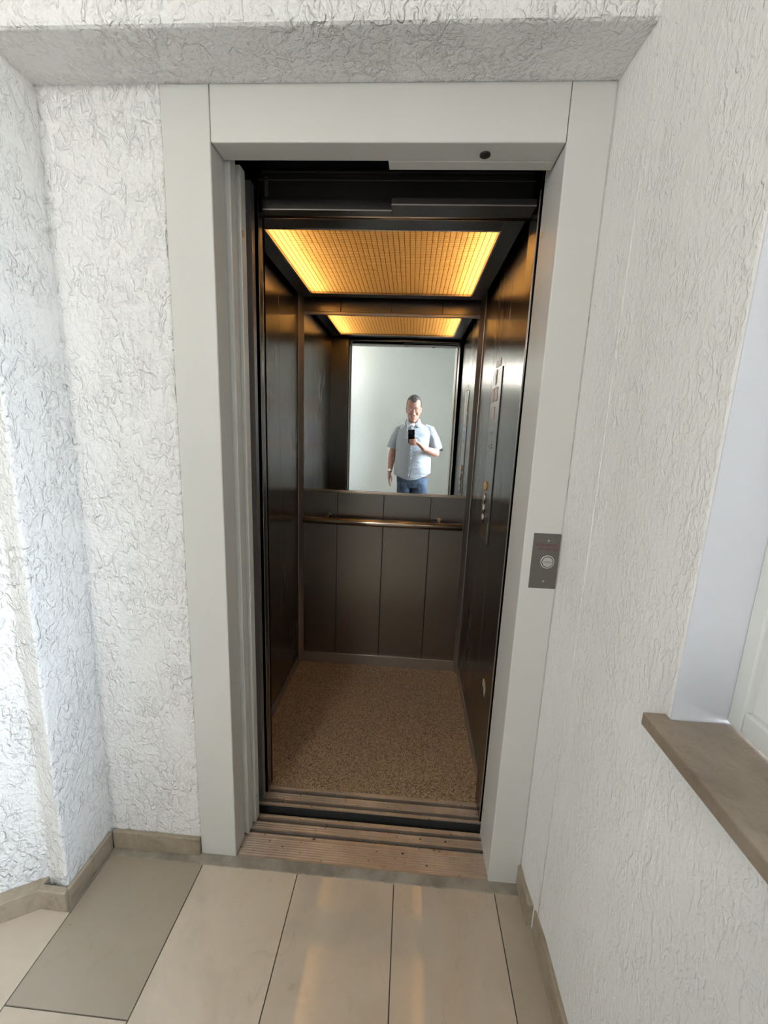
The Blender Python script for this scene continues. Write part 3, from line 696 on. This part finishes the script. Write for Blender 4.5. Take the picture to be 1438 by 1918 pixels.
# their right arm (towards +x), raised, hand at the phone
SR, ER, WR_ = Vector((.325,-1.435,1.405)), Vector((.400,-1.365,1.155)), Vector((.250,-1.190,1.212))
B.caps(SR, ER, .052, .043); B.tube([ER, ER.lerp(WR_, .3), ER.lerp(WR_, .75), WR_], [.042,.043,.031,.028], 18); B.ell(ER, (.043,.043,.043))
# their left arm hanging
SL_, EL_, WL_ = Vector((-.035,-1.45,1.39)), Vector((-.098,-1.465,1.125)), Vector((-.118,-1.40,.915))
B.caps(SL_, EL_, .050, .041); B.tube([EL_, EL_.lerp(WL_, .3), EL_.lerp(WL_, .8), WL_], [.041,.041,.029,.026], 18); B.ell(EL_, (.041,.041,.041))
# left hand, relaxed
B.tube([WL_+Vector((0,0,.01)), (-.119,-1.392,.885), (-.121,-1.383,.850), (-.122,-1.380,.832)], [(.026,.022),(.034,.019),(.040,.016),(.038,.013)], 18)
def finger(pts, r0, r1, mb=B):
    pts = [Vector(p) for p in pts]; n = len(pts)
    for i in range(n-1): mb.caps(pts[i], pts[i+1], r0+(r1-r0)*i/(n-1), r0+(r1-r0)*(i+1)/(n-1), 12, 3)
for k, (dy, L) in enumerate([(.030,.92),(.010,1.0),(-.010,.94),(-.029,.76)]):
    x = -.120; y = -1.378+dy; z = .842
    finger([(x,y,z), (x+.000,y+.006,z-.038*L), (x+.008,y+.006,z-.066*L), (x+.019,y+.003,z-.086*L)], .0088, .0066)
finger([(-.112,-1.372,.885), (-.094,-1.345,.862), (-.086,-1.338,.835), (-.088,-1.338,.812)], .0115, .0080)
# right hand under / around the phone: palm below, fingers across the back, thumb on the screen side
PB = cp_(.030, -.128, -.020)                        # lower right corner of the phone
palm = [WR_, WR_.lerp(cp_(.080,-.146,-.045), .5), cp_(.080,-.146,-.045), cp_(.060,-.136,-.038), cp_(.044,-.126,-.034)]
B.ell(WR_, (.028,.028,.028)); B.tube(palm, [(.027,.023),(.027,.022),(.032,.020),(.036,.017),(.033,.014)], 18)
for k in range(4):
    u = -.088 - .0185*k; L = (.98, 1.0, .95, .82)[k]
    finger([cp_(.054,u-.006,-.030), cp_(.046,u,-.008), cp_(.026,u+.001,.0015), cp_(.026-.026*L,u+.001,.0010), cp_(.026-.046*L,u+.000,-.0005)], .0092, .0074)
finger([cp_(.056,-.118,-.044), cp_(.040,-.092,-.032), cp_(.014,-.076,-.0255), cp_(-.004,-.070,-.0250)], .0120, .0090)
# hips and legs
for s_ in (-1, 1):
    hx = .148+s_*.085
    B.tube([(hx, -1.445, .86), (hx+s_*.012, -1.44, .50), (hx+s_*.02, -1.45, .12), (hx+s_*.02, -1.45, .05)], [.082,.058,.042,.042], 18)
    B.ell((hx+s_*.022, -1.395, .045), (.040,.115,.035))
body = remeshed(B, 'body', m_skin, man, .0038, 3)
# hair: short cropped cap following the skull
hb = MB(); HN = 48
dense = []
for (z0,a0,b0,c0), (z1,a1,b1,c1) in zip(hr_[4:-1], hr_[5:]):
    n_ = max(1, int((z1-z0)/.0035))
    for k in range(n_):
        t = k/n_; dense.append((z0+(z1-z0)*t, a0+(a1-a0)*t, b0+(b1-b0)*t, c0+(c1-c0)*t))
dense.append(hr_[-1])
hr2 = [(z, rx+.0035, rf+.003, rb+.005) for z, rx, rf, rb in dense if z >= 1.58]
HN = 96; rings = []
for z, rx, rf, rb in hr2 + [(1.7935, .004, .004, .004)]: rings.append(ring(HX, HY, z, rx, rf, rb, HN, 2.15))
hb.loft(rings, cap=False)
def sstep(x, a, b):
    t = min(1, max(0, (x-a)/(b-a))); return t*t*(3-2*t)
keep = []
for f in hb.f:
    c = sum((Vector(hb.v[i]) for i in f), Vector())/len(f); fy = (c.y-HY)/.09; dxn = abs(c.x-HX)
    side = 1.600 if fy < -.25 else 1.640 + (fy+.25)*.085
    front = 1.702 + .036*sstep(dxn, .010, .042)
    zl = side + (front-side)*sstep(fy, .22, .48)
    if c.z > zl: keep.append(f)
hb.f = keep
hair = hb.build('hair', m_hair, man, smooth=True); sd = hair.modifiers.new('s', 'SOLIDIFY'); sd.thickness = .005; sd.offset = 0
hair['label'] = 'short dark greying hair'
# brows + beard shade as hair sub-parts kept simple: eyebrows
for s_ in (-1, 1): MB().tube([(HX+s_*.014, HY+.0895, 1.646), (HX+s_*.032, HY+.0885, 1.650), (HX+s_*.050, HY+.075, 1.643)], [.0028,.0032,.002], 8).build('eyebrow', m_hair, man, smooth=True)
mth = MB().tube([(HX-.021, HY+.0885, 1.5370), (HX, HY+.0945, 1.5385), (HX+.021, HY+.0885, 1.5370)], [.0015,.0025,.0015], 8); mth.build('mouth', mat('lip', (.28,.11,.09), .5), man, smooth=True)
# glasses
gl_ = MB()
for s_ in (-1, 1):
    pts = [Vector((HX+s_*(.034+.024*math.cos(t)), HY+.104-.25*abs(.034*s_+.024*s_*math.cos(t))*.3, 1.614+.0165*math.sin(t))) for t in [2*pi*i/24 for i in range(25)]]
    gl_.tube(pts, .0009, 8)
    gl_.tube([(HX+s_*.058, HY+.098, 1.624), (HX+s_*.079, HY+.082, 1.632), (HX+s_*.086, HY+.0, 1.642), (HX+s_*.087, HY-.02, 1.640)], .0015, 8)
gl_.tube([(HX-.010, HY+.104, 1.621), (HX, HY+.107, 1.623), (HX+.010, HY+.104, 1.621)], .0015, 8)
gob = gl_.build('glasses', m_gl, man, smooth=True); gob['label'] = 'thin rimmed glasses'
# shirt
Sh = MB()
tor = [(.855,.205,.128,.140,-.002),(.90,.212,.145,.142,0),(.98,.213,.168,.145,0),(1.06,.210,.178,.146,0),(1.14,.207,.172,.146,0),(1.22,.205,.158,.144,.0),(1.30,.205,.143,.138,.002),(1.36,.202,.130,.128,.003),(1.40,.193,.118,.120,.003),(1.43,.170,.105,.110,.001),(1.455,.135,.090,.100,-.004),(1.475,.098,.080,.088,-.010),(1.492,.072,.068,.078,-.016)]
rg = []
for z, rx, rf, rb, dx in tor:
    r = ring(.146+dx, -1.447, z, rx, rf, rb, 64, 2.3)
    q = []
    for p in r:
        n = mnoise.noise(Vector((p.x*9, p.y*9, p.z*17)))*.008 + mnoise.noise(Vector((p.x*22, p.y*22, p.z*30)))*.004
        d = Vector((p.x-.146, p.y+1.447, 0)).normalized(); p = p + d*n*(1 if z < 1.42 else .3)
        if z < .88: p.z = z - .028*math.cos((p.x-.146)/.21*pi*.9) + .035*max(0, (p.x-.146)/.21)   # curved hem, higher on the window side
        elif z < .95: p.z = z + .018*max(0, (p.x-.146)/.21)
        q.append(p)
    rg.append(q)
Sh.loft(rg)
Sh.tube([(.262,-1.45,1.452), (.318,-1.442,1.410), (.372,-1.415,1.30), (.401,-1.388,1.215), (.407,-1.382,1.196)], [.030,.062,.066,.070,.066], 26)
Sh.tube([(.030,-1.455,1.446), (-.022,-1.452,1.402), (-.075,-1.458,1.30), (-.103,-1.462,1.205), (-.106,-1.462,1.190)], [.030,.060,.060,.062,.063], 26)
shirt = remeshed(Sh, 'shirt', m_shirt, man, .0055, 2)
# placket, pocket, collar, buttons as sub-parts
def front_y(z):
    for (a_, b_) in zip(tor[:-1], tor[1:]):
        if a_[0] <= z <= b_[0]:
            t = (z-a_[0])/(b_[0]-a_[0]); return -1.447 + a_[2]+(b_[2]-a_[2])*t
    return -1.33
def pl_x(z): return .118 - .022*(z < 1.1)*(1.1-z)/.25 + .004
pk = MB(); zz = [.872+.03*i for i in range(20)]
rgs = []
for z in zz:
    y = front_y(z); x = pl_x(z); rgs.append([Vector((x-.017,y-.006,z)),Vector((x+.017,y-.006,z)),Vector((x+.017,y+.0075,z)),Vector((x-.017,y+.0065,z))])
pk.loft(rgs); pko = pk.build('button_placket', m_shirt, shirt, bevel=.001)
sm2 = MB()
for i in range(len(zz)-1):
    z0, z1 = zz[i], zz[i+1]; sm2.tube([(pl_x(z0)+.019, front_y(z0)+.0035, z0), (pl_x(z1)+.019, front_y(z1)+.0035, z1)], .0022, 6)
sm2.build('placket_edge', mat('navy_piping', (.10,.13,.20), .8), shirt, smooth=True)
for z in (1.42, 1.31, 1.20, 1.09, .98, .90): MB().tube([(pl_x(z), front_y(z)+.006, z), (pl_x(z), front_y(z)+.0105, z)], .0055, 12).build('button', m_tee, shirt)
co = MB()
for s_ in (-1, 1):      # collar leaves
    a0 = Vector((HX+s_*.072,-1.43,1.535)); a1 = Vector((HX+s_*.055,-1.372,1.515)); a2 = Vector((HX+s_*.018,-1.345,1.462)); a3 = Vector((HX+s_*.066,-1.335,1.432)); a4 = Vector((HX+s_*.098,-1.40,1.480)); a5 = Vector((HX+s_*.092,-1.45,1.50))
    pts = [a0,a1,a2,a3,a4,a5]; dn = Vector((s_*.003,.005,.003))
    co.add(pts+[p-dn for p in pts], [(0,1,2,3,4,5),(11,10,9,8,7,6)]+[(i,(i+1)%6,6+(i+1)%6,6+i) for i in range(6)])
co.loft([[Vector((HX+.086*math.cos(t), -1.43+.072*math.sin(t), z)) for t in [pi*.98+ (pi*1.04)*i/14 for i in range(15)]] + [Vector((HX+.080*math.cos(t), -1.43+.066*math.sin(t), z)) for t in [pi*2.02-(pi*1.04)*i/14 for i in range(15)]] for z in (1.485, 1.518)])
co.build('collar', m_shirt, shirt, bevel=.001)
pc = MB(); 
rgs = []
for z in (1.255, 1.285, 1.315, 1.345):
    y = front_y(z); rgs.append([Vector((.02,y-.045,z)),Vector((.10,y-.012,z)),Vector((.10,y+.004,z)),Vector((.02,y-.022,z))])
pc.loft(rgs); pc.build('chest_pocket', m_shirt, shirt, bevel=.001)
ts = MB(); ts.ell((HX, -1.405, 1.458), (.060,.064,.026)); ts.build('undershirt', m_tee, man, smooth=True)
# trousers
Tr = MB()
Tr.loft([ring(.150, -1.445, z, rx, rf, rb, 40) for z, rx, rf, rb in [(.74,.170,.105,.125),(.80,.182,.118,.135),(.88,.186,.122,.135),(.93,.180,.120,.128)]])
for s_ in (-1, 1):
    hx = .150+s_*.086
    rr_ = []
    for z, rx, ry, dx in [(.80,.092,.115,0),(.70,.090,.108,.003),(.55,.078,.090,.008),(.45,.072,.082,.012),(.30,.068,.076,.016),(.12,.066,.074,.02),(.045,.070,.078,.02)]:
        q = ring(hx+s_*dx, -1.447, z, rx, ry, ry, 30)
        rr_.append([p + Vector((p.x-hx, p.y+1.447, 0)).normalized()*mnoise.noise(p*14)*.006 for p in q])
    Tr.loft(rr_)
tr_ = remeshed(Tr, 'trousers', m_jean, man, .0065, 3)
bl = MB().loft([ring(.150, -1.445, z, .1885, .1245, .1375, 40) for z in (.868, .90)]); bl.build('belt', mat('brown_belt', (.10,.06,.04), .5), man, smooth=True)
for s_ in (-1, 1):
    cx_ = .150+s_*.108; rr_ = []
    for z, rx, rf, rb in [(.0,.048,.155,.085),(.012,.050,.158,.088),(.035,.047,.140,.085),(.060,.043,.085,.080),(.085,.040,.055,.060)]: rr_.append(ring(cx_, -1.435, z, rx, rf, rb, 28, 2.4))
    MB().loft(rr_).build('shoe', m_shoe, man, bevel=.002)
# wristwatch on the hanging wrist
wt = MB(); d_ = (WL_-EL_).normalized(); wc = EL_.lerp(WL_, .90)
wt.tube([wc-d_*.008, wc+d_*.008], [.0300,.0300], 24); wo = wt.build('wristwatch', mat('steel_watch_band', (.62,.60,.58), .3, .7), man, smooth=False)
MB().tube([wc+Vector((-.004,.024,.004)), wc+Vector((-.006,.036,.006))], .015, 24).build('watch_dial', mat('white_dial', (.85,.85,.83), .3), wo)
